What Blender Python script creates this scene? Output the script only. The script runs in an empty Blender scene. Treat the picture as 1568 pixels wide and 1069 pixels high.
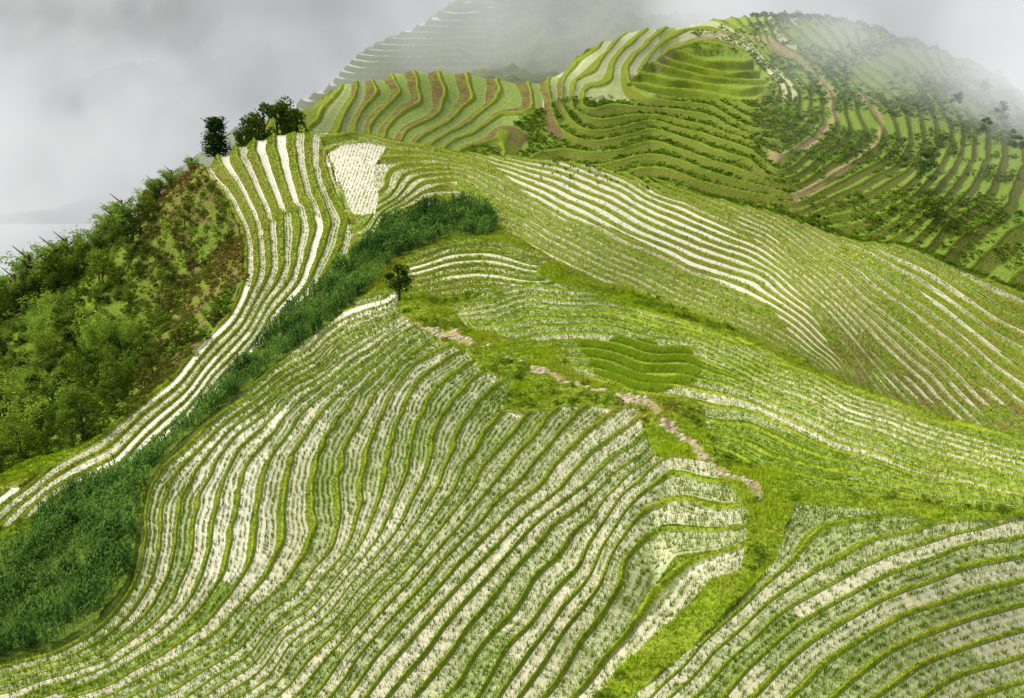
import bpy, math, numpy as np, time
T00=time.time()
rng=np.random.default_rng(7)
F=2154.0; P=math.radians(15); CZ=60.0
sp,cp=math.sin(P),math.cos(P)
# ---------------------------------------------------------------- helpers
def unproj(u,v,Y):
    x=(u-784)/F; up=(534.5-v)/F
    dy=cp+up*sp; dz=-sp+up*cp
    return x*Y/dy, Y, CZ+dz*Y/dy
def proj(x,y,z):
    dz=z-CZ
    f=y*cp-dz*sp; up=y*sp+dz*cp
    return 784+F*x/f, 534.5-F*up/f
def h2(ix,iy,seed=0):
    n=(ix.astype(np.int64)*374761393+iy.astype(np.int64)*668265263+seed*974711)&0x7fffffff
    n=((n^(n>>13))*1274126177)&0x7fffffff
    n=(n^(n>>16))&0xffffff
    return n/float(0xffffff)
def vnoise(x,y,seed=0):
    ix=np.floor(x);iy=np.floor(y);fx=x-ix;fy=y-iy
    fx=fx*fx*(3-2*fx);fy=fy*fy*(3-2*fy)
    a=h2(ix,iy,seed);b=h2(ix+1,iy,seed);c=h2(ix,iy+1,seed);d=h2(ix+1,iy+1,seed)
    return (a*(1-fx)+b*fx)*(1-fy)+(c*(1-fx)+d*fx)*fy
def fbm(x,y,seed=0,o=3):
    s=0;w=0.5;t=0
    for i in range(o):
        s=s+w*vnoise(x*2**i,y*2**i,seed+i);t+=w;w*=.5
    return s/t
class RBF:
    def __init__(s,X,val,c,reg=1e-6):
        X=np.asarray(X,float);n=len(X);s.X=X;s.c=c
        d=np.sqrt(((X[:,None]-X[None])**2).sum(2)+c*c)
        s.m=X.mean(0);s.sc=X.std(0)+1e-9
        Q=np.c_[np.ones(n),(X-s.m)/s.sc]
        A=np.zeros((n+3,n+3));A[:n,:n]=-d+np.eye(n)*reg
        A[:n,n:]=Q;A[n:,:n]=Q.T
        s.w=np.linalg.lstsq(A,np.r_[np.asarray(val,float),0,0,0],rcond=None)[0]
    def __call__(s,x,y):
        sh=x.shape;x=x.ravel();y=y.ravel();out=np.empty(len(x))
        n=len(s.X)
        for i in range(0,len(x),200000):
            a=x[i:i+200000];b=y[i:i+200000]
            r=s.w[n]+s.w[n+1]*(a-s.m[0])/s.sc[0]+s.w[n+2]*(b-s.m[1])/s.sc[1]
            a32=a.astype(np.float32);b32=b.astype(np.float32)
            acc=np.zeros(len(a))
            for k in range(n):
                acc-=s.w[k]*np.sqrt((a32-np.float32(s.X[k,0]))**2+(b32-np.float32(s.X[k,1]))**2+np.float32(s.c*s.c))
            out[i:i+200000]=r+acc
        return out.reshape(sh)
def inpoly(u,v,poly):
    r=np.zeros(u.shape,bool);n=len(poly)
    for i in range(n):
        x1,y1=poly[i];x2,y2=poly[(i+1)%n]
        if y1==y2: continue
        c=((y1>v)!=(y2>v))&(u<(x2-x1)*(v-y1)/(y2-y1)+x1)
        r^=c
    return r
def dpoly(u,v,pl):
    d=np.full(u.shape,1e9)
    for (x1,y1),(x2,y2) in zip(pl[:-1],pl[1:]):
        L=(x2-x1)**2+(y2-y1)**2
        t=np.clip(((u-x1)*(x2-x1)+(v-y1)*(y2-y1))/L,0,1)
        d=np.minimum(d,np.hypot(u-x1-t*(x2-x1),v-y1-t*(y2-y1)))
    return d
def sstep(x,a,b):
    t=np.clip((x-a)/(b-a),0,1);return t*t*(3-2*t)
def mkmesh(name,V,Fc,mat,attrs=None,smooth=False,parent=None):
    me=bpy.data.meshes.new(name)
    k=Fc.shape[1]
    me.vertices.add(len(V));me.vertices.foreach_set("co",np.ascontiguousarray(V,dtype=np.float32).ravel())
    me.loops.add(Fc.size);me.loops.foreach_set("vertex_index",np.ascontiguousarray(Fc,dtype=np.int32).ravel())
    me.polygons.add(len(Fc));me.polygons.foreach_set("loop_start",np.arange(0,Fc.size,k,dtype=np.int32))
    if smooth: me.polygons.foreach_set("use_smooth",np.ones(len(Fc),bool))
    me.update(calc_edges=True)
    for kk,a in (attrs or {}).items():
        at=me.attributes.new(kk,'FLOAT','POINT');at.data.foreach_set("value",np.ascontiguousarray(a,dtype=np.float32).ravel())
    me.materials.append(mat)
    ob=bpy.data.objects.new(name,me);bpy.context.scene.collection.objects.link(ob)
    if parent: ob.parent=parent
    return ob
class NT:
    def __init__(s,name):
        s.m=bpy.data.materials.new(name);s.m.use_nodes=True;s.t=s.m.node_tree;s.t.nodes.clear()
        s.out=s.t.nodes.new('ShaderNodeOutputMaterial')
    def n(s,ty,**k):
        nd=s.t.nodes.new(ty)
        for a,b in k.items(): setattr(nd,a,b)
        return nd
    def put(s,sock,v):
        if v is None: return
        if isinstance(v,bpy.types.NodeSocket): s.t.links.new(v,sock)
        else:
            if hasattr(sock,'default_value'):
                if isinstance(v,tuple) and len(v)==3 and sock.type=='RGBA': v=(*v,1)
                sock.default_value=v
    def math(s,op,a,b=None,c=None,clamp=False):
        nd=s.n('ShaderNodeMath',operation=op,use_clamp=clamp);s.put(nd.inputs[0],a)
        if b is not None:s.put(nd.inputs[1],b)
        if c is not None:s.put(nd.inputs[2],c)
        return nd.outputs[0]
    def mix(s,f,a,b,bt='MIX'):
        nd=s.n('ShaderNodeMix',data_type='RGBA',blend_type=bt);s.put(nd.inputs[0],f);s.put(nd.inputs[6],a);s.put(nd.inputs[7],b);return nd.outputs[2]
    def attr(s,nm): return s.n('ShaderNodeAttribute',attribute_name=nm).outputs['Fac']
    def mr(s,x,a,b,c=0.,d=1.,sm=False):
        nd=s.n('ShaderNodeMapRange',interpolation_type='SMOOTHSTEP' if sm else 'LINEAR');
        for i,v in enumerate((x,a,b,c,d)): s.put(nd.inputs[i],v)
        return nd.outputs[0]
    def noise(s,scale,detail=3,vec=None,rough=.6):
        nd=s.n('ShaderNodeTexNoise');nd.inputs['Scale'].default_value=scale;nd.inputs['Detail'].default_value=detail;nd.inputs['Roughness'].default_value=rough
        s.put(nd.inputs['Vector'],vec if vec is not None else s.pos());return nd.outputs['Fac']
    def pos(s):
        if not hasattr(s,'_p'): s._p=s.n('ShaderNodeNewGeometry').outputs['Position']
        return s._p
    def bsdf(s,col,rough=.8,spec=.3,normal=None):
        b=s.n('ShaderNodeBsdfPrincipled');s.put(b.inputs['Base Color'],col);s.put(b.inputs['Roughness'],rough);s.put(b.inputs['Specular IOR Level'],spec)
        if normal is not None:s.put(b.inputs['Normal'],normal)
        s.t.links.new(b.outputs[0],s.out.inputs[0]);return b
    def bump(s,h,st=.5,dist=.1):
        b=s.n('ShaderNodeBump');b.inputs['Strength'].default_value=st;b.inputs['Distance'].default_value=dist;s.put(b.inputs['Height'],h);return b.outputs[0]
# ---------------------------------------------------------------- materials
def terrain_mat(name,water=(.80,.745,.525)):
    t=NT(name)
    T=t.attr('T');f=t.math('FRACT',T)
    wet=t.attr('wet');terr=t.attr('terr');brown=t.attr('brown');path=t.attr('path');dark=t.attr('dark');bw=t.attr('bw');rs=t.attr('rs')
    n1=t.noise(.5,4);n2=t.noise(3.5,3);n3=t.noise(.12,3);n4=t.noise(.9,4)
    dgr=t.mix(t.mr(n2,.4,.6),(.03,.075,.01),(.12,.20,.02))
    gr=t.mix(t.mr(n1,.35,.65),(.12,.22,.010),(.29,.39,.016))
    gr=t.mix(t.mr(n2,.4,.7),gr,(.38,.44,.035))
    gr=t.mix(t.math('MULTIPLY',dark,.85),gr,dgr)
    soil=t.mix(t.mr(n2,.35,.65),(.085,.052,.02),(.26,.175,.08))
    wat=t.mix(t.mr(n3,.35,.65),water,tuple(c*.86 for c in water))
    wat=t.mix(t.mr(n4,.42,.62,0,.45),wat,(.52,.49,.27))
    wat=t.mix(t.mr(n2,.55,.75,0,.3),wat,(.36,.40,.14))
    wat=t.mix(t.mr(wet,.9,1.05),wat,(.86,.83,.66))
    rice=t.mix(t.mr(n2,.35,.65),(.17,.28,.025),(.35,.46,.08))
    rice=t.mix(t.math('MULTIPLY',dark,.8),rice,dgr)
    rows=t.math('FRACT',t.math('MULTIPLY',T,5.0))
    rowm=t.math('GREATER_THAN',t.math('ADD',rows,t.math('MULTIPLY',n2,.5)),.85)
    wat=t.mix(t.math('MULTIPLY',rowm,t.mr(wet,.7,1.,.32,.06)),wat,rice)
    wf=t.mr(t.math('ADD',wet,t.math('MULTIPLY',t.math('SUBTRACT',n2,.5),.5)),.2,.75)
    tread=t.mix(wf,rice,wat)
    ris=t.mix(t.math('MULTIPLY',brown,t.mr(n1,.35,.55)),t.mix(.25,gr,(.05,.09,.012)),soil)  # riser green darkened in the colour, painted shade for step relief
    fw=t.math('ADD',f,t.math('MULTIPLY',t.math('SUBTRACT',n2,.5),.05))
    isr=t.mr(t.math('SUBTRACT',fw,rs),0.,.03);isb=t.mr(t.math('SUBTRACT',fw,bw),.015,-.015)
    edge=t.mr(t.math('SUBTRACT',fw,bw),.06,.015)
    c=t.mix(t.math('MULTIPLY',edge,.5),tread,t.mix(.5,soil,(.07,.11,.02)))  # dark band along the bund: muddy soil plus shade painted in for relief
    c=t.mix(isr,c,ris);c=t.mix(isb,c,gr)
    gsoil=t.mix(t.math('MULTIPLY',brown,t.mr(n1,.45,.6)),gr,soil)
    c=t.mix(terr,gsoil,c)
    c=t.mix(path,c,t.mix(t.mr(n2,.4,.6),(.26,.19,.08),(.46,.38,.20)))
    isw=t.math('MULTIPLY',t.math('MULTIPLY',t.math('SUBTRACT',1.,isr),t.math('SUBTRACT',1.,edge)),t.math('MULTIPLY',terr,wf))
    rough=t.mr(isw,0,1,.95,.10)
    hgt=t.math('ADD',t.math('MULTIPLY',t.math('SUBTRACT',1.,isw),t.noise(5,4)),t.math('MULTIPLY',n2,.05))
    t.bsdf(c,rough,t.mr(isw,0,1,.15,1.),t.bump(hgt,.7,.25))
    return t.m
def leaf_mat(name,c0,c1,c2=None,trans=True):
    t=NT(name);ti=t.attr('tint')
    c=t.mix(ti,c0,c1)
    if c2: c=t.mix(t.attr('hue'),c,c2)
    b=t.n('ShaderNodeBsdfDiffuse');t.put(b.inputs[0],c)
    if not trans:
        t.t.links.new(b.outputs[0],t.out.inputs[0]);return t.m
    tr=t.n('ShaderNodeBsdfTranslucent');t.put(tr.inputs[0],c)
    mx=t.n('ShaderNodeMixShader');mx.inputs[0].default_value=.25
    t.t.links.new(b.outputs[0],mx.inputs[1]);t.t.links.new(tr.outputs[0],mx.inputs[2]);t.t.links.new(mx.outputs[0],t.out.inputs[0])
    return t.m
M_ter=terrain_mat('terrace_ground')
M_rice=leaf_mat('rice_leaf',(.06,.14,.006),(.42,.56,.04),trans=False)
M_grass=leaf_mat('grass_leaf',(.10,.23,.006),(.52,.66,.025),(.46,.38,.08),trans=False)
M_bam=leaf_mat('bamboo_leaf',(.08,.16,.015),(.38,.54,.07))
M_corn=leaf_mat('maize_leaf',(.015,.06,.012),(.16,.29,.05))
M_leaf=leaf_mat('tree_leaf',(.02,.055,.008),(.23,.36,.03),(.26,.15,.05))
def simple(name,a,b,sc,rough=.85):
    t=NT(name);n=t.noise(sc,4);t.bsdf(t.mix(t.mr(n,.35,.65),a,b),rough,.3,t.bump(n,.5,.1));return t.m
M_bark=simple('bark',(.05,.035,.025),(.13,.10,.07),6)
M_stone=simple('path_stone',(.27,.23,.14),(.60,.54,.38),4)
M_far=simple('far_forest',(.008,.020,.013),(.06,.09,.04),.035)
M_valley=simple('valley_floor',(.03,.05,.02),(.08,.11,.04),.05)
# ---------------------------------------------------------------- heights, near sheet
K=[ # u,v,Y
(1160,760,62),(980,620,82),(760,540,103),(610,460,125),(1568,1069,46),(784,1069,50),(0,1069,60),(1220,900,52),(500,900,66),
(220,850,75),(480,540,118),(400,595,109),(320,650,100),(222,780,84),(150,960,68),(0,1022,64),(500,700,86),(700,700,79),(700,850,65),(900,850,60),
(610,560,106),(1000,1000,49),(1400,900,51),(1568,790,57),(1400,780,59),(1100,650,77),(1568,700,72),(1568,665,80),(1290,580,95),(1180,535,105),
(1000,500,112),(1060,560,98),(880,445,127),(760,450,126),(1400,620,87),(1300,700,70),
(1568,650,115),(1450,600,120),(1330,560,122),(1000,465,132),(880,420,136),(1000,400,143),(1200,400,150),(1000,330,160),(900,350,150),
(1568,440,135),(1400,372,150),(1200,325,165),(1050,288,178),(950,262,185),(850,243,190),(720,236,195),(600,210,200),(470,200,200),(1568,560,122),
(700,350,152),(700,290,170),(740,325,160),(620,380,142),(800,380,143),(700,440,130),(1250,450,133),(1400,500,128),(1180,500,124),
(540,340,158),(510,230,190),(450,420,145),(350,480,143),(305,250,195),(370,350,168),(390,212,200),(345,600,115),(430,510,128),(500,440,138),(260,580,128),(150,670,115),
(40,745,104),(225,715,103),(100,800,92),(0,900,80),(0,780,100),(60,950,75),(330,430,172),(200,515,165),(100,610,150),(0,710,125),(0,540,175),
(240,318,198),(120,412,198),(0,470,198),(-200,540,190),(-200,800,100),(-200,1000,66),(1800,1000,48),(1800,760,62),(1800,640,100),(1800,560,110)]
KH=[ # u,Y,D hidden
(1568,97,38),(1750,100,42),(1400,104,34),(470,222,32),(470,240,45),(300,225,42),(0,235,66),(700,215,31),(700,235,42),(850,212,31),(1000,205,32),(1000,225,42),(1200,185,34),(1400,170,35),(1400,190,44),
(1568,155,38),(1568,180,48),(1800,150,45),(-200,240,75),(200,290,80),(700,290,65),(1200,290,65),(1700,290,65),(1500,230,58),
(0,40,36),(500,40,30),(1000,38,26),(1568,38,23),(1750,40,22)]
X=[];Z=[]
def ab(x,y): return np.array([100*x/y,100*np.log(y)])
for u,v,Y in K:
    x,y,z=unproj(u,v,Y);X.append(ab(x,y));Z.append(z)
for u,Y,D in KH:
    X.append(ab((u-784)/F*Y,Y));Z.append(CZ-D)
H_near=RBF(X,Z,4.5,0.6)
KB=[(450,168,260),(390,200,255),(520,130,275),(610,110,290),(700,110,298),(830,125,310),(890,80,335),(960,50,350),(1100,30,370),(1250,25,370),(1350,45,360),(1480,90,340),(1568,150,320),(640,215,255),(820,240,255),
(1000,280,240),(1200,330,230),(1400,370,215),(1568,420,205),(1000,200,275),(1000,130,310),(1150,240,255),(1300,200,280),(1400,250,260),(1180,100,335),(1050,90,335),
(1100,160,300),(700,160,280),(1300,100,330),(1500,250,250),(560,190,260),(1700,230,300),(1750,450,200)]
KBH=[(450,290,40),(600,325,35),(800,345,42),(960,400,35),(1100,430,32),(1250,430,32),(1400,420,40),(1700,370,55),(300,280,60),(200,230,75),(500,225,48),(800,215,52),(1100,205,55),(1400,195,58),(1000,500,80),(300,500,90),(1700,500,90)]
X=[];Z=[]
for u,v,Y in KB:
    x,y,z=unproj(u,v,Y);X.append(ab(x,y));Z.append(z)
for u,Y,D in KBH:
    X.append(ab((u-784)/F*Y,Y));Z.append(CZ-D)
H_back=RBF(X,Z,2.,0.02)
# ---------------------------------------------------------------- terrace guides
def G(d,mul=1.,off=0.,c=25.):
    X=[];V=[]
    for t,pl in d:
        for p in pl: X.append(p);V.append(t*mul+off)
    return RBF(X,V,c,1.0)
FAg=G([(0,[(600,470),(480,540),(400,595),(320,650),(250,715),(222,780),(218,840),(200,900),(150,960),(80,1000),(0,1022)]),
(3,[(605,490),(520,540),(440,600),(360,670),(320,740),(300,810),(290,870),(250,940),(170,1005),(60,1045),(-60,1069)]),
(6,[(630,505),(580,545),(500,610),(440,680),(415,760),(405,830),(370,900),(310,970),(210,1030),(100,1075)]),
(9,[(680,530),(620,570),(575,640),(555,710),(545,780),(520,850),(460,920),(380,1000),(270,1069)]),
(12,[(740,570),(700,610),(670,670),(650,740),(610,810),(540,890),(450,980),(360,1069)]),
(14,[(780,640),(740,690),(700,750),(640,830),(560,920),(490,1000),(430,1069)]),
(16,[(880,625),(820,690),(750,760),(690,830),(610,920),(540,1000),(490,1069)]),
(18,[(975,630),(900,690),(830,760),(760,830),(680,910),(600,1000),(550,1069)]),
(20,[(985,690),(920,740),(850,800),(800,860),(720,950),(630,1069)]),
(22,[(1090,705),(1010,705),(960,750),(920,810),(890,870),(820,950),(730,1069)]),
(24,[(1150,780),(1060,780),(980,800),(945,850),(920,910),(870,970),(800,1069)]),
(26,[(1160,850),(1100,875),(1040,935),(970,1000),(900,1069)])],1.1)
FBg=G([(28,[(1215,775),(1190,850),(1120,920),(1040,1000),(970,1069)]),
(30,[(1480,790),(1380,815),(1280,860),(1180,920),(1090,1000),(1020,1069)]),
(32,[(1600,800),(1480,825),(1380,865),(1280,915),(1180,985),(1090,1069)]),
(34,[(1600,860),(1480,890),(1360,940),(1260,1000),(1180,1069)]),
(36,[(1600,930),(1480,965),(1380,1010),(1300,1069)]),(38,[(1600,1000),(1500,1035),(1430,1069)])],.9)
FRg=G([(0,[(690,465),(760,450),(880,445),(980,455),(1080,490),(1180,535),(1290,580),(1400,620),(1568,665)]),
(4,[(700,490),(800,470),(900,475),(1000,495),(1100,525),(1200,570),(1300,615),(1420,655),(1568,695)]),
(7,[(790,515),(870,505),(960,512),(1060,530),(1120,555),(1240,605),(1360,655),(1568,722)]),
(10,[(880,540),(980,565),(1060,568),(1130,588),(1260,645),(1400,700),(1568,745)]),
(12,[(1060,600),(1150,620),(1280,680),(1420,725),(1568,757)]),
(14,[(1090,650),(1180,670),(1300,710),(1440,745),(1568,768)]),
(16,[(1170,720),(1280,740),(1430,765),(1568,780)])],.95)
MCg=G([(0,[(625,450),(700,440),(800,442),(860,437)]),(4,[(628,422),(690,405),(760,405),(830,418)]),(8,[(630,392),(690,372),(760,372),(830,392)])],.8)
MLg=G([(0,[(305,250),(340,290),(370,350),(375,420),(350,480),(260,580),(150,670),(40,745)]),
(2,[(345,225),(375,290),(400,360),(395,430),(365,490),(280,590),(170,690),(60,757)]),
(4,[(385,212),(410,290),(430,370),(420,430),(385,490),(302,590),(190,702),(70,767)]),
(6,[(430,205),(440,270),(465,350),(450,420),(400,490),(318,592),(205,712)]),
(8,[(470,200),(475,270),(495,340),(480,400),(420,485),(332,595),(220,722)]),
(10,[(500,240),(512,290),(532,330),(520,385),(440,490),(345,605),(240,722)])],.72)
cols={700:{0:320,4:268,7:253,9:244,11:234},780:{0:345,4:312,7:286,9:270,11:254,15:238},860:{0:390,4:355,7:328,9:308,11:282,15:248},
950:{0:428,4:398,7:372,9:352,11:325,15:283,18:260},1050:{0:473,4:445,7:418,9:397,11:372,15:333,18:305,22:286},1110:{0:500,4:468,7:440,9:418,11:394,15:358,18:332,22:306},
1170:{0:527,4:492,7:464,9:442,11:418,15:383,18:358,22:333,25:316},1250:{0:566,4:545,7:522,9:503,11:482,15:446,18:420,22:389,25:362,28:342},
1330:{9:600,11:575,15:530,18:492,22:447,25:408,28:375,31:352},1420:{11:670,15:622,18:575,22:515,25:465,28:420,31:385},1520:{15:715,18:675,22:605,25:545,28:485,31:435},1600:{18:740,22:665,25:600,28:530,31:470}}
ML0=[(0,[(540,385),(600,335),(640,320)]),(4,[(560,350),(600,310),(640,275)]),(7,[(590,285),(600,256),(640,250)]),(9,[(560,224),(640,234)]),(11,[(480,205),(600,214)])]
MRg=G(ML0+[(t,[(u,v)]) for u,d in cols.items() for t,v in d.items()],.82,.3)
BKg=G([(0,[(470,190),(495,160),(525,132)]),(2,[(545,200),(560,170),(590,140),(578,116)]),(3.2,[(575,205),(608,160),(627,135),(618,112)]),
(4.4,[(610,212),(650,175),(680,148),(668,112)]),(5.6,[(640,218),(690,180),(732,148),(722,114)]),(6.8,[(670,225),(722,190),(790,152),(778,118)]),
(8,[(700,230),(770,190),(838,152),(832,126)]),(8.6,[(740,240),(860,185),(1000,190),(1150,238)]),(6,[(860,262),(950,255),(1060,262),(1180,292)]),
(4,[(1000,290),(1150,325)]),(11.5,[(900,150),(1000,158),(1090,168),(1190,205)]),(9,[(862,118),(880,90),(920,62)]),(10.5,[(915,118),(940,80),(970,48)]),
(12,[(965,110),(990,75),(1030,40)]),(14,[(1020,90),(1080,70),(1150,85),(1185,130),(1150,160)]),
(9,[(1180,70),(1240,105),(1280,170),(1245,230),(1190,262)]),(6,[(1240,60),(1325,145),(1357,205),(1300,262),(1215,302)]),
(2,[(1330,70),(1410,120),(1450,200),(1390,300),(1260,345)]),(-2,[(1460,100),(1540,240),(1450,350)])],1.1,c=14.)
def ysep(u): return np.interp(u,[600,700,880,1000,1180,1290,1400,1568,1800],[128,130,130.5,122,113,104,97,90,88])
FA=[(605,430),(575,437),(520,482),(462,525),(400,570),(330,628),(250,698),(222,745),(208,830),(195,890),(150,950),(80,990),(0,1012),(-300,1040),(-600,2600),(700,2600),(860,1120),(960,1012),(1030,945),(1090,880),(1135,868),(1150,785),(1090,706),(1000,695),(975,625),(880,620),(800,632),(770,630),(785,580),(740,568),(715,537),(670,522),(640,497),(612,482)]
FB=[(1215,770),(1330,775),(1440,797),(1568,795),(1900,790),(2600,2600),(720,2600),(900,1120),(1000,1040),(1090,960),(1150,900),(1190,850)]
FR=[(690,468),(760,440),(880,430),(1080,450),(1300,500),(2100,500),(2100,800),(1568,790),(1430,768),(1280,752),(1180,722),(1095,695),(1070,612),(980,607),(885,572),(855,522),(800,520),(712,503)]
MC=[(620,395),(680,370),(760,370),(840,392),(820,420),(870,440),(800,446),(700,452),(622,458)]
WF=[(503,234),(520,222),(560,218),(592,224),(575,250),(572,280),(580,300),(574,326),(540,329),(524,290)]
MR=[(545,380),(600,335),(640,318),(740,320),(780,355),(850,395),(930,432),(1000,455),(1090,490),(1180,532),(1290,590),(1400,700),(2300,1200),(2300,100),(400,100),(480,190),(500,235),(530,330)]
ML=[(400,100),(480,190),(500,235),(530,330),(545,380),(430,500),(345,605),(245,722),(150,765),(60,790),(-200,880),(-200,770),(30,745),(150,670),(260,580),(350,480),(372,430),(366,350),(336,290),(300,250),(280,180)]
CORN=[(745,318),(700,306),(640,318),(595,343),(550,380),(492,430),(420,500),(335,595),(235,695),(150,740),(75,768),(45,830),(-20,860),(-300,930),(-300,1040),(0,1012),(80,990),(150,950),(195,890),(208,830),(218,750),(250,700),(330,632),(400,575),(465,525),(525,478),(575,432),(615,388),(690,362),(745,365),(765,342)]
FOREST=[(-600,300),(0,330),(240,200),(300,252),(336,292),(366,350),(372,430),(350,480),(260,580),(150,670),(30,745),(-200,770),(-600,900)]
PATH=[(610,485),(650,505),(690,517),(760,533),(820,565),(880,590),(940,605),(1000,625),(1030,655),(1070,690),(1100,720),(1150,742),(1165,765)]
WETP=[([(740,238),(900,252),(1050,310),(1180,385),(1240,470),(1295,575),(1250,560),(1180,470),(1060,408),(940,348),(860,335),(800,290)],1.05),
([(1160,330),(1210,390),(1330,500),(1300,520),(1200,410),(1120,330)],.95),
([(1400,435),(1450,450),(1580,580),(1560,600)],.95),([(615,270),(700,265),(700,310),(610,320)],.8),([(290,640),(410,640),(410,900),(300,880)],.95),([(1290,560),(1568,600),(1568,700),(1350,640)],.85)]
GREENP=[[(885,523),(960,516),(1050,535),(1080,560),(1050,590),(985,600),(905,568)]]
MIDG=[(1085,640),(1170,650),(1300,690),(1300,755),(1180,715),(1095,692)]
def paint_near(u,v,x,y):
    n=u.shape
    o={k:np.zeros(n) for k in('T','terr','wet','brown','path','dark','kind','Ts','bw','rs')}
    o['bw'][:]=.13;o['rs'][:]=.80
    regs=[(FA,FAg,y<130,1,.60,.4),(FB,FBg,y<75,2,.60,.5),(FR,FRg,y<ysep(u),3,.52,.3),(MC,MCg,(y>120)&(y<160),4,.95,.3),
          (WF,lambda a,b:7.40+b*.0004,(y>140),7,.88,.5),
          (MR,MRg,y>ysep(u),5,.52,.5),(ML,MLg,y>95,6,.92,.5)]
    fl=np.zeros(n,bool)
    wob=(fbm(x/7,y/7,3)-.5)*.55+(vnoise(x/1.8,y/1.8,8)-.5)*.13
    co=(inpoly(u,v,CORN))&(y<172)&((u>560)|(y>63))
    wp=np.full(n,-1.)
    for pl,w in WETP: wp=np.where(inpoly(u,v,pl)&((y>118)|((u<430)&(v>600))),w,wp)
    gp=np.zeros(n,bool)
    for pl in GREENP: gp|=inpoly(u+(fbm(x/3,y/3,5)-.5)*14,v+(fbm(x/3,y/3,15)-.5)*12,pl)&(y<ysep(u))
    mg=inpoly(u,v,MIDG)&(y<ysep(u))
    for pl,g,cond,rid,wb,br in regs:
        m=inpoly(u,v,pl)&cond&~fl&~co
        if not m.any(): continue
        Ts=g(u[m],v[m]);T=Ts+wob[m]*{1:1.,2:1.,3:.6,4:.5,5:.75,6:.6,7:0.}[rid]
        o['Ts'][m]=Ts;o['T'][m]=T;o['terr'][m]=1;o['kind'][m]=rid;o['brown'][m]=br
        if rid==5:
            lowr=sstep(u[m],1180,1300)*sstep(v[m]-(u[m]-1290)*.35,480,540)
            o['rs'][m]=np.where(u[m]>1000,.70,.74)-.12*lowr;o['bw'][m]=.13;o['brown'][m]=.45+.35*lowr
        if rid==3: o['bw'][m]=.18;o['rs'][m]=.74
        if rid==6: o['bw'][m]=.16;o['rs'][m]=.62
        if rid==7: o['bw'][m]=0.
        fT=np.floor(T)
        seg=np.floor((x[m]*.6+y[m]*.8)/22+h2(fT,fT*0+rid,5)*9)
        w=wb+.6*(h2(fT,seg,rid)-.5)+.5*(fbm(x[m]/16,y[m]/16,21)-.5)
        w=np.where(wp[m]>=0,wp[m]+.1*(h2(fT,seg,4)-.5),w)
        w=np.where(gp[m],-.3,w);w=np.where(mg[m]&~gp[m],.12,w)
        if rid==7: w=w*0+.95
        o['wet'][m]=np.clip(w,-.3,1.1)
        fl|=m
    o['kind'][gp&fl]=8
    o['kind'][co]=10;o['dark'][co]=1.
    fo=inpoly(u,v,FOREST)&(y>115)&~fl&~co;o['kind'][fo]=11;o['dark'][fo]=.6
    o['brown'][fo]=sstep(u[fo],120,300)*.9
    d=dpoly(u,v,PATH);pn=(fbm(x/1.2,y/1.2,77)-.5)*18
    o['path']=np.where(~fl&~co&(y<135),1-sstep(d+pn,2,6),0)
    rest=~fl&~co&~fo;o['brown'][rest]=.25
    return o
LO=[(985,100),(1030,78),(1100,72),(1150,85),(1180,130),(1150,155),(1050,150),(960,130)]
def paint_back(u,v,x,y):
    n=u.shape
    o={k:np.zeros(n) for k in('T','terr','wet','brown','path','dark','kind','Ts','bw','rs')}
    o['bw'][:]=.14;o['rs'][:]=.60
    Ts=BKg(u,v);o['Ts']=Ts;T=Ts+(fbm(x/14,y/14,33)-.5)*.7;o['T']=T;o['terr'][:]=1;o['kind'][:]=20
    fT=np.floor(T)
    w=.35+.5*(h2(fT,np.floor(x/40),3)-.5)
    w=np.where(u<560,.35,w);w=np.where((u>850)&(u<1010)&(v<112),.5,w)
    cr=(u>690)&(u<1260)&(v>150)&(v>240-(u-690)*.55)
    w=np.where(cr,-.25,w)
    w=np.where(u>1220,-.1+.15*h2(fT,fT,9),w)
    w=np.where((u>560)&(u<830)&(v<220)&~cr,.25,w)
    o['wet']=w
    o['brown']=np.where((u>540)&(u<860)&(v<220),1.,np.where(u>1150,.45,.35))
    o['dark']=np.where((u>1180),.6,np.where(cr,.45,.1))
    lo=inpoly(u,v,LO)
    # the summit knoll: two or three low concentric steps
    pd=np.minimum(dpoly(u,v,[(1170,60),(1230,95),(1270,135),(1278,180),(1240,220),(1180,240)]),dpoly(u,v,[(1320,145),(1352,185),(1345,215),(1300,250),(1220,300)])+1)
    pd=np.minimum(pd,dpoly(u,v,[(1010,95),(1040,68),(1100,50),(1170,60)])+2)
    o['path']=(1-sstep(pd+(fbm(x/4,y/4,5)-.5)*12,2,8))*.8
    Tl=y/7.5+(fbm(x/20,y/20,6)-.5)*2
    o['T'][lo]=Tl[lo];o['Ts'][lo]=(y/7.5)[lo]
    o['dark'][lo]=.2;o['rs'][lo]=.86;o['bw'][lo]=.1
    o['wet'][lo]=-.1
    o['brown'][lo]=.1
    return o
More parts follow.
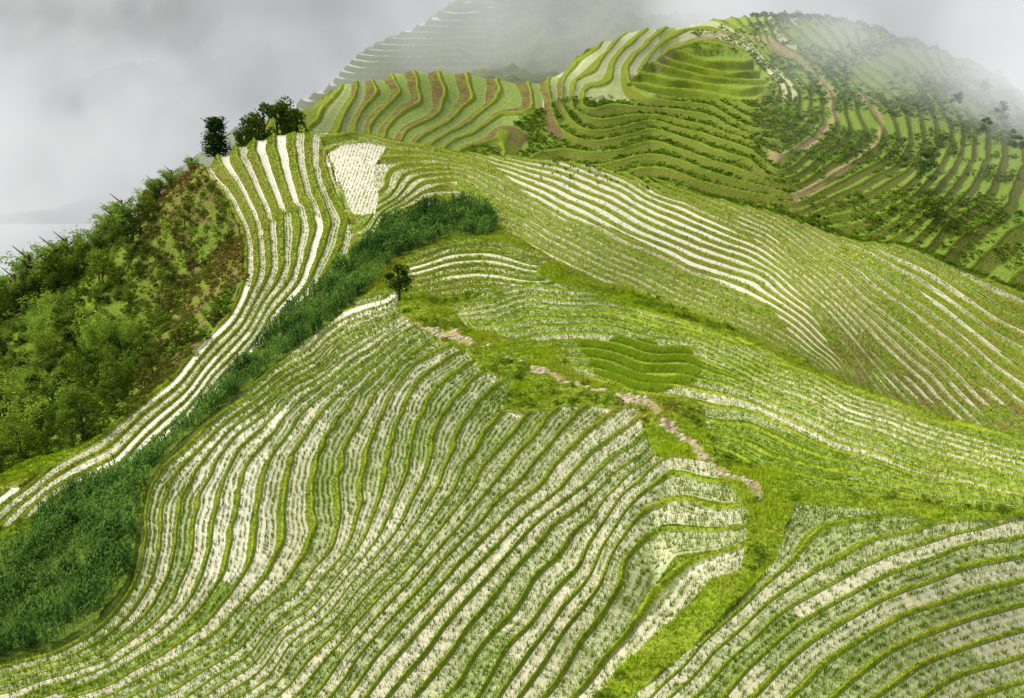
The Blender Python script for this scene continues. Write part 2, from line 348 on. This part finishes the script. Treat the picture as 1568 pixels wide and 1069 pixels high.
# ---------------------------------------------------------------- build sheets
ATTR=('T','terr','wet','brown','path','dark','bw','rs')
class Sheet:pass
def build(name,Hf,paint,a0,a1,y0,y1,na,nb,noiseamp,hmin=.22):
    s=Sheet()
    A=np.linspace(a0,a1,na);B=np.linspace(math.log(y0),math.log(y1),nb)
    a,b=np.meshgrid(A,B);y=np.exp(b);x=a*y
    z=Hf(a*100,b*100)
    u,v=proj(x,y,z)
    o=paint(u,v,x,y)
    def grad(q):
        qb,qa=np.gradient(q,B,A);return qa/y,(qb-a*qa)/y
    zx,zy=grad(z);tx,ty=grad(o['Ts'])
    g2=tx*tx+ty*ty
    hs=(zx*tx+zy*ty)/(g2+1e-6)*1.15
    hs=np.clip(hs,hmin,2.0);hs=np.where(g2<1e-4,.3,hs)
    f=o['T']-np.floor(o['T'])
    g=np.clip((f-o['rs'])/(1-o['rs']),0,1)
    bund=.24*np.exp(-((f-.06)/.05)**2)*np.clip(y/120,.8,1.6)
    zt=z+hs*(g-f)+bund*np.minimum(hs*2,1)
    rough=(fbm(x/2.2,y/2.2,50,4)-.5)*noiseamp
    s.hs=hs;s.z=np.where(o['terr']>.5,zt,z+rough)
    s.a0,s.a1,s.b0,s.b1,s.na,s.nb=a0,a1,B[0],B[-1],na,nb
    s.o=o;s.u=u;s.v=v;s.tw=1/np.sqrt(g2+1e-8)
    idx=np.arange(na*nb).reshape(nb,na)
    Fc=np.stack([idx[:-1,:-1],idx[:-1,1:],idx[1:,1:],idx[1:,:-1]],-1).reshape(-1,4)
    V=np.stack([x,y,s.z],-1).reshape(-1,3)
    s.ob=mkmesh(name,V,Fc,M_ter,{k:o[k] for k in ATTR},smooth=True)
    return s
def samp(s,q,x,y,near=False):
    fa=(x/y-s.a0)/(s.a1-s.a0)*(s.na-1);fb=(np.log(y)-s.b0)/(s.b1-s.b0)*(s.nb-1)
    fa=np.clip(fa,0,s.na-1.001);fb=np.clip(fb,0,s.nb-1.001)
    if near: return q[np.rint(fb).astype(int),np.rint(fa).astype(int)]
    i=fa.astype(int);j=fb.astype(int);p=fa-i;r=fb-j
    return (q[j,i]*(1-p)+q[j,i+1]*p)*(1-r)+(q[j+1,i]*(1-p)+q[j+1,i+1]*p)*r
N=build('terraced_hillside',H_near,paint_near,-.46,.46,38,262,1250,1250,.8)
Bk=build('terraced_background_hill',H_back,paint_back,-.5,.5,190,470,1000,560,.6,.9)
print('sheets',time.time()-T00)
# ---------------------------------------------------------------- scatter
def cand(n,ya,yb,ar=.45):
    y=np.sqrt(rng.uniform(ya*ya,yb*yb,n));return rng.uniform(-ar,ar,n)*y,y
def blades(name,P,h,w,n,spread,mat,tint,hue=None,lean=.35):
    m=len(P);P=np.repeat(P,n,0);h=np.repeat(h,n)*rng.uniform(.6,1.1,m*n);ww=np.repeat(w,n)
    ti=np.clip(np.repeat(tint,n)+rng.normal(0,.12,m*n),0,1)
    yw=rng.uniform(0,6.283,m*n);rr=np.repeat(spread,n)*rng.uniform(0,1,m*n)
    base=P+np.c_[np.cos(yw)*rr,np.sin(yw)*rr,np.zeros(m*n)-.02]
    y2=rng.uniform(0,6.283,m*n)
    wv=np.c_[np.cos(y2),np.sin(y2),np.zeros(m*n)]*(ww/2)[:,None]
    tip=base+np.c_[np.cos(yw)*h*lean*rng.uniform(.2,1.4,m*n),np.sin(yw)*h*lean*rng.uniform(.2,1.4,m*n),h]
    V=np.stack([base-wv,base+wv,tip],1).reshape(-1,3)
    Fc=np.arange(len(V)).reshape(-1,3)
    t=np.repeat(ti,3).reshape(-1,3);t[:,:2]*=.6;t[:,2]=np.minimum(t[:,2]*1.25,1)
    at={'tint':t.ravel(),'hue':np.repeat(np.repeat(hue,n),3) if hue is not None else np.zeros(len(V))}
    return mkmesh(name,V,Fc,mat,at)
# rice
x,y=cand(4300000,42,205)
k=samp(N,N.o['kind'],x,y,True);T=samp(N,N.o['T'],x,y,False);Tn=samp(N,N.o['T'],x,y,True)
wet=samp(N,N.o['wet'],x,y,True);tw=samp(N,N.tw,x,y);rs=samp(N,N.o['rs'],x,y,True);bwv=samp(N,N.o['bw'],x,y,True)
f=T-np.floor(T)
nr=np.maximum(1,np.round(tw*.68/ (.32*np.clip(y/75,1,1.7))))
fr=(f-bwv-.03)/(rs-bwv-.06)
row=np.abs((fr*nr)%1-.5)
ok=(np.abs(T-Tn)<.3)&(fr>0)&(fr<1)&(((k>=1)&(k<=6)&(row<.12))|(k==8))|((k==7)&(np.abs((x*2.2)%1-.5)<.12)&(rng.uniform(0,1,len(x))<.5))
pr=np.where(k==8,1.,np.where(wet>1.0,.05,np.clip(1.2-.8*wet,.2,1.)))*np.clip(100/y,.35,1)*np.where((k==5)|(k==6),.55,1)
ok&=rng.uniform(0,1,len(x))<pr
x,y,k,wet=x[ok],y[ok],k[ok],wet[ok]
z=samp(N,N.z,x,y)
h=np.where(k==8,.34,np.where(k==3,.22,np.where(k>=5,.22,.30)))*rng.uniform(.8,1.15,len(x))
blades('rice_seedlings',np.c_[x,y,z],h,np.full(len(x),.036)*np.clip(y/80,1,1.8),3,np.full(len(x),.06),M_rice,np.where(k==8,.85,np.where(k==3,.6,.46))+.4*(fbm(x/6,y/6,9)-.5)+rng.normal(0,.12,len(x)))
print('rice',len(x),time.time()-T00)
# grass on verges, bunds and risers
x,y=cand(1300000,42,210)
k=samp(N,N.o['kind'],x,y,True);T=samp(N,N.o['T'],x,y);pa=samp(N,N.o['path'],x,y);rs=samp(N,N.o['rs'],x,y,True)
f=T-np.floor(T)
g0=(k==0)&(pa<.35);g1=(k>=1)&(k<=6)&((f<.115)|(f>rs+.03));g1&=rng.uniform(0,1,len(x))<np.where(k==5,.25,.8)
ok=(g0|g1)&(rng.uniform(0,1,len(x))<np.clip(90/y,.3,1))
x,y,g=x[ok],y[ok],g0[ok];z=samp(N,N.z,x,y)
nz=fbm(x/2.2,y/2.2,61)
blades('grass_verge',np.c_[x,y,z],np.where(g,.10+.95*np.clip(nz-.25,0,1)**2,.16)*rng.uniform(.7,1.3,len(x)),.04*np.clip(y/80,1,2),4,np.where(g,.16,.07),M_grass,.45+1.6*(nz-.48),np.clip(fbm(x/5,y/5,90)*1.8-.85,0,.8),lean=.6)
print('grass',len(x),time.time()-T00)
def repl(V,Fc,P,yaw,sc,szz=None):
    c,s_=np.cos(yaw),np.sin(yaw);n=len(P)
    R=np.empty((n,len(V),3))
    R[:,:,0]=(V[None,:,0]*c[:,None]-V[None,:,1]*s_[:,None])*sc[:,None]+P[:,0:1]
    R[:,:,1]=(V[None,:,0]*s_[:,None]+V[None,:,1]*c[:,None])*sc[:,None]+P[:,1:2]
    R[:,:,2]=V[None,:,2]*(sc if szz is None else szz)[:,None]+P[:,2:3]
    return R.reshape(-1,3),(Fc[None]+(np.arange(n)*len(V))[:,None,None]).reshape(-1,Fc.shape[1])
def maize():
    V=[];Fc=[];t=[]
    for i in range(8):
        a=i*2.4+rng.uniform(-.3,.3);z0=.12+.09*i;L=rng.uniform(.28,.42);d=np.array([math.cos(a),math.sin(a),0]);s_=np.array([-d[1],d[0],0])*.035
        b=len(V);p0=np.array([0,0,z0]);p1=d*L*.5+[0,0,z0+.22];p2=d*L+[0,0,z0+.12]
        V+=[p0-s_*.6,p0+s_*.6,p1-s_,p1+s_,p2];Fc+=[(b,b+1,b+3),(b,b+3,b+2),(b+2,b+3,b+4)];t+=[.2,.2,.9,.9,.7]
    b=len(V);V+=[np.array([-.012,0,0]),np.array([.012,0,0]),np.array([0,.0,1.])];Fc+=[(b,b+1,b+2)];t+=[.3,.3,1.]
    return np.array(V),np.array(Fc),np.array(t)
def scatter_proto(name,protos,P,sc,mat,tint,hue):
    VV=[];FF=[];TT=[];HH=[];off=0
    which=rng.integers(0,len(protos),len(P))
    for i,(V,Fc,t) in enumerate(protos):
        m=which==i
        if not m.any(): continue
        v_,f_=repl(V,Fc,P[m],rng.uniform(0,6.28,m.sum()),sc[m])
        VV.append(v_);FF.append(f_+off);off+=len(v_)
        TT.append(np.clip(t[None]*.7+tint[m][:,None],0,1).ravel());HH.append(np.repeat(hue[m],len(V)))
    return mkmesh(name,np.concatenate(VV),np.concatenate(FF),mat,{'tint':np.concatenate(TT),'hue':np.concatenate(HH)})
x,y=cand(150000,50,180);k=samp(N,N.o['kind'],x,y,True)
cl=fbm(x/2.0,y/2.0,71)
rowc=np.abs(((x*.8-y*.6)/1.5+.5*fbm(x/4,y/4,3))%1-.5)
ok=(k==10)&((cl>.36)|(rng.uniform(0,1,len(x))<.25))&(rowc<.36);x,y,cl=x[ok],y[ok],cl[ok];z=samp(N,N.z,x,y);print('corn',len(x))
scatter_proto('maize_plants',[maize() for _ in range(4)],np.c_[x,y,z],(.75+1.3*np.clip(cl-.3,0,1))*rng.uniform(.7,1.5,len(x)),M_corn,rng.normal(.0,.22,len(x))+1.5*(fbm(x/3,y/3,44)-.5),np.zeros(len(x)))
def crown(nl,nlob,shape,ls):
    V=[];Fc=[];t=[]
    lob=[]
    for i in range(nlob):
        if shape=='round':
            r=math.sqrt(rng.uniform(0,1))*.30;a=rng.uniform(0,6.28);zz=rng.uniform(.32,.88);r*=math.sin(min(1,(1.02-zz)*2)*1.57);lr=rng.uniform(.10,.19)
        elif shape=='cone':
            zz=rng.uniform(.12,.92);r=rng.uniform(0,.12)*(1.1-zz)**.5;a=rng.uniform(0,6.28);lr=.07+.10*(1-zz)**.6
        elif shape=='shrub':
            r=math.sqrt(rng.uniform(0,1))*.55;a=rng.uniform(0,6.28);zz=rng.uniform(.1,.75)*(1-r*.6);lr=rng.uniform(.16,.28)
        lob.append((r*math.cos(a),r*math.sin(a),zz,lr,rng.uniform(0,.6)))
    for i in range(nl):
        L=lob[rng.integers(nlob)];d=rng.normal(0,1,3);d/=np.linalg.norm(d);rr=L[3]*rng.uniform(.55,1.05)
        p=np.array(L[:3])+d*rr*np.array([1,1,.75])
        n=d+rng.normal(0,.5,3);n/=np.linalg.norm(n);q=np.cross(n,[.3,.2,1]);q/=np.linalg.norm(q)+1e-6;w=np.cross(n,q);s_=ls*rng.uniform(.6,1.3)
        b=len(V);V+=[p-q*s_,p+w*s_*.5,p+q*s_,p-w*s_*.5];Fc+=[(b,b+1,b+2),(b,b+2,b+3)]
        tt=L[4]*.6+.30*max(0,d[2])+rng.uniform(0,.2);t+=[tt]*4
    return np.array(V),np.array(Fc),np.array(t)
def bamboo(nl=900):
    V=[];Fc=[];t=[];nc=14
    cu=[(rng.uniform(0,6.28),rng.uniform(.08,.34),rng.uniform(.75,1.)) for _ in range(nc)]
    for i in range(nl):
        a,ln,h=cu[rng.integers(nc)];s=rng.uniform(.2,1.)
        p=np.array([math.cos(a)*ln*s**2.2+.05*math.cos(a),math.sin(a)*ln*s**2.2+.05*math.sin(a),h*(s-.22*s**4)])+rng.normal(0,.028,3)
        q=rng.normal(0,1,3);q[2]=-abs(q[2])*.7;q/=np.linalg.norm(q);w=np.cross(q,rng.normal(0,1,3));w/=np.linalg.norm(w);s_=.032
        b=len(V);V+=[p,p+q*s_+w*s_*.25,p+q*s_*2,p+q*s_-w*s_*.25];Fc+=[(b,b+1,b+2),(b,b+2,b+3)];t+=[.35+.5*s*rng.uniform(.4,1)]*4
    return np.array(V),np.array(Fc),np.array(t)
def trunkproto(h=.6,r=.022,limbs=5):
    V=[];Fc=[]
    def seg(p0,p1,r0,r1):
        b=len(V);d=np.array(p1)-p0;d=d/np.linalg.norm(d);q=np.cross(d,[.31,.9,.2]);q/=np.linalg.norm(q);w=np.cross(d,q)
        for p,r_ in((p0,r0),(p1,r1)):
            for i in range(6):
                a=i*1.0472;V.append(np.array(p)+q*r_*math.cos(a)+w*r_*math.sin(a))
        for i in range(6):
            j=(i+1)%6;Fc.append((b+i,b+j,b+6+j));Fc.append((b+i,b+6+j,b+6+i))
    m=np.array([.015,-.01,h*.5]);e=np.array([-.01,.02,h])
    seg(np.array([0,0,-.05]),m,r*1.4,r);seg(m,e,r,r*.5)
    for i in range(limbs):
        a=i*2.3;p=m+(e-m)*(i/limbs);seg(p,p+np.array([math.cos(a)*.2,math.sin(a)*.2,.2]),r*.55,r*.15)
    return np.array(V),np.array(Fc),np.zeros(len(V))
broad=[crown(900,rng.integers(9,15),'round',.03) for _ in range(5)]
shr=[crown(150,6,'shrub',.09) for _ in range(4)]
bam=[bamboo(900) for _ in range(4)]
tk=[trunkproto()]
x,y=cand(9000,112,235);k=samp(N,N.o['kind'],x,y,True);uu=samp(N,N.u,x,y)
ok=(k==11);x,y,uu=x[ok],y[ok],uu[ok]
br=sstep(uu,150,300)
keep=rng.uniform(0,1,len(x))<(.17-.13*br);x,y,uu,br=x[keep],y[keep],uu[keep],br[keep]
z=samp(N,N.z,x,y);hh=rng.uniform(3.0,6.4,len(x))*(1-.5*br);print('forest',len(x))
P_=np.c_[x,y,z-.2]
isb=(rng.uniform(0,1,len(x))<.5*(1-br))
tint=rng.normal(.12,.22,len(x));hue=np.clip(br*.35+rng.normal(0,.12,len(x)),0,.7)
fr=bpy.data.objects.new('hillside_forest',None);bpy.context.scene.collection.objects.link(fr)
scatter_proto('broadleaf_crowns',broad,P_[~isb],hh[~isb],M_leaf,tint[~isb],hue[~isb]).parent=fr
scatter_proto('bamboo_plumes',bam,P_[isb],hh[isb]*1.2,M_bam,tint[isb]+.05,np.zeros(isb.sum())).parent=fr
scatter_proto('trunks',tk,P_[~isb],hh[~isb],M_bark,tint[~isb]*0,hue[~isb]*0).parent=fr
x,y=cand(20000,105,240);k=samp(N,N.o['kind'],x,y,True);uu=samp(N,N.u,x,y)
ok=(k==11);x,y,uu=x[ok],y[ok],uu[ok];z=samp(N,N.z,x,y);br=sstep(uu,120,290)
scatter_proto('hillside_shrubs',shr,np.c_[x,y,z-.1],rng.uniform(.6,1.6,len(x)),M_leaf,rng.normal(.1,.16,len(x))+.18*br,np.clip(br*(fbm(x/7,y/7,12)*1.9-.6),0,.85))
# low shrubs and weeds on the grassy knolls
x,y=cand(60000,46,140);k=samp(N,N.o['kind'],x,y,True);pa=samp(N,N.o['path'],x,y)
ok=(k==0)&(pa<.1)&(fbm(x/3,y/3,18)>.52)&(rng.uniform(0,1,len(x))<.5);x,y=x[ok],y[ok];z=samp(N,N.z,x,y);print('weeds',len(x))
scatter_proto('verge_weeds',shr,np.c_[x,y,z-.05],rng.uniform(.2,.65,len(x)),M_leaf,rng.normal(.45,.25,len(x)),np.clip(rng.normal(-.1,.3,len(x)),0,.7))
def tree(name,u,vtop,Y,crp,wid=1.,tint=0.,hmin=2.,mat=None,sheet=None):
    s=sheet or N
    x,_,zt=unproj(u,vtop,Y)
    zg=float(samp(s,s.z,np.array([x]),np.array([float(Y)]))[0])
    h=max(hmin,zt-zg)
    e=bpy.data.objects.new(name,None);bpy.context.scene.collection.objects.link(e);e.location=(x,Y,zg)
    for nm,(V,Fc,t),m in(('crown',crp,mat or M_leaf),('trunk',trunkproto(.75,.03),M_bark)):
        VV=V*np.array([h*wid,h*wid,h])
        o=mkmesh(nm,VV,Fc,m,{'tint':np.clip(t*.7+tint,0,1),'hue':np.zeros(len(V))});o.parent=e
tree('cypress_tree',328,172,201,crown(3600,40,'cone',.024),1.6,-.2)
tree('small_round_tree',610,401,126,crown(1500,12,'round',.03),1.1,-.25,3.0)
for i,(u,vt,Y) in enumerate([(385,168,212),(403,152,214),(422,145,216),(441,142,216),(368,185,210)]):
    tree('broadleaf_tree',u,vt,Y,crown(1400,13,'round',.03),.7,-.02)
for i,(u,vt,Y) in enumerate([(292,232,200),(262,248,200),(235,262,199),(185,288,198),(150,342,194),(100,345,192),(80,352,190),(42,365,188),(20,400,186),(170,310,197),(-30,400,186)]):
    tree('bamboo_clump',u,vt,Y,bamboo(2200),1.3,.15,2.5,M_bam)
# back hill crop rows, shrubs
x,y=cand(110000,205,380,.48)
T=samp(Bk,Bk.o['T'],x,y);uu=samp(Bk,Bk.u,x,y);vv=samp(Bk,Bk.v,x,y);wt=samp(Bk,Bk.o['wet'],x,y,True);f=T-np.floor(T)
pp=samp(Bk,Bk.o['path'],x,y)
nzz=fbm(x/12,y/12,4);inlo=inpoly(uu,vv,LO)
crop=(wt<-.2)&(f>.14)&(f<.58)
ok=crop|((uu>1150)&(nzz>.56))|((uu>1180)&(f>.2)&(f<.5)&(nzz>.42))|((uu>1060)&(uu<1230)&(vv>40)&(vv<160)&(f>.2)&(f<.6));ok&=(pp<.3)&~inlo
ok&=rng.uniform(0,1,len(x))<np.where(crop,.6,.4)
x,y=x[ok],y[ok];z=samp(Bk,Bk.z,x,y);print('crops',len(x))
scatter_proto('hillside_crop_rows',[crown(30,4,'shrub',.16) for _ in range(6)],np.c_[x,y,z-.05],rng.uniform(.7,1.5,len(x)),M_leaf,rng.normal(.36,.17,len(x)),np.zeros(len(x)))
x,y=cand(240,215,370,.46);uu=samp(Bk,Bk.u,x,y);ok=(uu>1380)&(fbm(x/25,y/25,6)>.5);x,y=x[ok],y[ok];z=samp(Bk,Bk.z,x,y)
scatter_proto('hillside_trees',broad,np.c_[x,y,z-.2],rng.uniform(3,6.5,len(x)),M_leaf,rng.normal(0,.08,len(x)),np.zeros(len(x)))
uq=rng.uniform(1050,1600,500);Yq=np.interp(uq,[1050,1200,1400,1568],[180,167,152,137])+rng.normal(0,1.,500);xq=(uq-784)/F*Yq*.985
zq=samp(N,N.z,xq,Yq)
scatter_proto('crest_hedge',shr,np.c_[xq,Yq,zq-.05],rng.uniform(.35,.9,500),M_leaf,rng.normal(.25,.1,500),np.zeros(500))
uq=rng.uniform(815,1010,60);Yq=rng.uniform(170,185,60);xq=(uq-784)/F*Yq;zq=samp(N,N.z,xq,Yq)
scatter_proto('seedling_bundles',shr,np.c_[xq,Yq,zq-.02],rng.uniform(.3,.6,60),M_leaf,rng.normal(-.25,.05,60),np.zeros(60))
V=np.array([(-.5,-.4,0),(.5,-.35,0),(.45,.4,0),(-.4,.45,0),(-.42,-.33,.25),(.42,-.28,.28),(.36,.33,.25),(-.33,.36,.27)],float)
Fc=np.array([(4,5,6,7),(0,1,5,4),(1,2,6,5),(2,3,7,6),(3,0,4,7)])
x,y=cand(120000,55,135,.3);pa=samp(N,N.o['path'],x,y);ok=(pa>.5)&(rng.uniform(0,1,len(x))<.35);x,y=x[ok],y[ok];z=samp(N,N.z,x,y);print('stones',len(x))
v_,f_=repl(V,Fc,np.c_[x,y,z-.05],rng.uniform(0,6.28,len(x)),rng.uniform(.12,.5,len(x)))
mkmesh('stone_path',v_,f_,M_stone)
# ---------------------------------------------------------------- far hills
KC=[(300,240,440),(440,165,480),(530,102,520),(640,48,560),(720,8,600),(850,-30,650),(850,120,450),(760,100,480),(900,60,500),(1000,20,560),(1100,-20,600),(1000,120,440),(1300,60,500),(1500,120,480),(1300,-30,600),(600,140,470)]
X=[];Z=[]
for u,v,Y in KC:
    x,y,z=unproj(u,v,Y);X.append(ab(x,y));Z.append(z)
for u,Y,D in[(300,520,120),(440,560,110),(530,600,100),(640,650,90),(100,480,120),(1700,520,80),(720,720,70),(1000,750,40),(200,700,150)]:
    X.append(ab((u-784)/F*Y,Y));Z.append(CZ-D)
HC=RBF(X,Z,2.,.02)
def plain(name,Hf,a0,a1,y0,y1,na,nb,mat,paint=None):
    A=np.linspace(a0,a1,na);B=np.linspace(math.log(y0),math.log(y1),nb);a,b=np.meshgrid(A,B);y=np.exp(b);x=a*y;z=Hf(x,y,a,b)
    at={}
    if paint:
        u,v=proj(x,y,z);o=paint(u,v,x,y,z);z=o.pop('z');at=o
    idx=np.arange(na*nb).reshape(nb,na);Fc=np.stack([idx[:-1,:-1],idx[:-1,1:],idx[1:,1:],idx[1:,:-1]],-1).reshape(-1,4)
    return mkmesh(name,np.stack([x,y,z],-1).reshape(-1,3),Fc,mat,at,smooth=True)
def paintC(u,v,x,y,z):
    T=z/1.9+(fbm(x/30,y/30,2)-.5)*1.2
    ft=dpoly(u,v,[(440,165),(530,102),(640,48),(720,8),(860,-35)])
    nz=(fbm(x/25,y/25,3)-.5)
    terr=(1-sstep(ft+60*nz,45,100))*(1-sstep(u+160*nz,700,800));f=T-np.floor(T)
    z2=z+terr*1.9*(np.clip((f-.7)/.3,0,1)-f)+(1-terr)*(fbm(x/12,y/12,5,4)-.5)*12
    zz=np.zeros_like(u)
    return dict(z=z2,T=T,terr=terr,wet=np.where(ft<11,1.1,.22),brown=zz+.6,path=zz,dark=zz+.8,bw=zz+.15,rs=zz+.6)
plain('distant_terraced_hill',lambda x,y,a,b:HC(a*100,b*100),-.45,.5,400,800,520,420,M_ter,paintC)
plain('distant_mountains',lambda x,y,a,b:-45+np.clip((y-690)*.42,0,400)+(fbm(x/130,y/130,8,6)-.5)*230*np.clip((y-600)/250,0,1),-.7,.7,600,2200,500,380,M_far)
mkmesh('valley_ground',np.array([(-9000,-3000,-62),(9000,-3000,-62),(9000,15000,-62),(-9000,15000,-62)],float),np.array([(0,1,2,3)]),M_valley)
# ---------------------------------------------------------------- mist volume
t=NT('valley_mist');pos=t.pos();sx=t.n('ShaderNodeSeparateXYZ');t.t.links.new(pos,sx.inputs[0]);px,py,pz=sx.outputs
n=t.noise(.0105,3,rough=.62);nn=t.mr(n,.46,.58,.0,2.6)
lowz=t.mr(pz,42.,-5.,.16,1.)
leftm=t.mr(px,-45.,-95.,1.,.3)
far=t.math('MULTIPLY',t.math('MULTIPLY',t.mr(py,385.,480.),leftm),.0016)
mid=t.math('MULTIPLY',t.math('MULTIPLY',t.math('MULTIPLY',t.mr(py,370.,430.),t.mr(py,640.,540.)),t.mr(px,-130.,-80.)),.0042)
left=t.math('MULTIPLY',t.math('MULTIPLY',t.math('MULTIPLY',t.mr(px,-42.,-80.),t.mr(py,212.,262.)),lowz),.0052)
right=t.math('MULTIPLY',t.math('MULTIPLY',t.mr(px,42.,105.),t.mr(py,212.,310.)),.0125)
tot=t.math('ADD',t.math('MULTIPLY',t.math('ADD',t.math('ADD',far,left),right),nn),t.math('ADD',t.math('ADD',t.math('MULTIPLY',far,.4),mid),t.math('MULTIPLY',right,.3)))
ab_=t.n('ShaderNodeVolumeAbsorption');ab_.inputs['Color'].default_value=(0,0,0,1);t.t.links.new(tot,ab_.inputs['Density'])
em=t.n('ShaderNodeEmission');t.t.links.new(tot,em.inputs['Strength'])
t.put(em.inputs['Color'],t.mix(t.mr(n,.42,.60),(.34,.37,.40),(.90,.91,.91)))  # mist glows in place of scattered skylight; bright and dim banks painted by noise
ad=t.n('ShaderNodeAddShader');t.t.links.new(ab_.outputs[0],ad.inputs[0]);t.t.links.new(em.outputs[0],ad.inputs[1]);t.t.links.new(ad.outputs[0],t.out.inputs['Volume'])
try: t.m.cycles.volume_step_rate=.4
except Exception as e: print(e)
x0,x1,y0,y1,z0,z1=-450,450,212,1000,-61,140
V=np.array([(x,y,z) for x in(x0,x1) for y in(y0,y1) for z in(z0,z1)],float)
mkmesh('mist_bank',V,np.array([(0,1,3,2),(4,6,7,5),(0,4,5,1),(2,3,7,6),(0,2,6,4),(1,5,7,3)]),t.m)
# ---------------------------------------------------------------- light, world, camera
sc=bpy.context.scene
w=bpy.data.worlds.new("World");sc.world=w;w.use_nodes=True;nt=w.node_tree;bg=nt.nodes['Background']
sk=nt.nodes.new('ShaderNodeTexSky');sk.sky_type='NISHITA';sk.sun_disc=False
EL,AZ=math.radians(45),math.radians(-75)
sk.sun_elevation=EL;sk.sun_rotation=AZ;sk.dust_density=4.
hsv=nt.nodes.new('ShaderNodeHueSaturation');hsv.inputs['Saturation'].default_value=.2
nt.links.new(sk.outputs[0],hsv.inputs['Color']);nt.links.new(hsv.outputs[0],bg.inputs[0]);bg.inputs[1].default_value=.15
L=bpy.data.lights.new('sun','SUN');L.energy=3.1;L.angle=math.radians(10);L.color=(1,.945,.80)
so=bpy.data.objects.new('sun',L);sc.collection.objects.link(so)
from mathutils import Vector
d=Vector((math.sin(AZ)*math.cos(EL),math.cos(AZ)*math.cos(EL),math.sin(EL)))
so.rotation_euler=d.to_track_quat('Z','Y').to_euler()
cam=bpy.data.cameras.new('camera');co=bpy.data.objects.new('camera',cam);sc.collection.objects.link(co)
co.location=(0,0,CZ);co.rotation_euler=(math.radians(75),0,0);cam.sensor_width=36;cam.lens=36*F/1568;cam.clip_end=30000;cam.clip_start=1
sc.camera=co
sc.view_settings.view_transform='Standard';sc.view_settings.look='None';sc.view_settings.exposure=0
print('total',time.time()-T00)
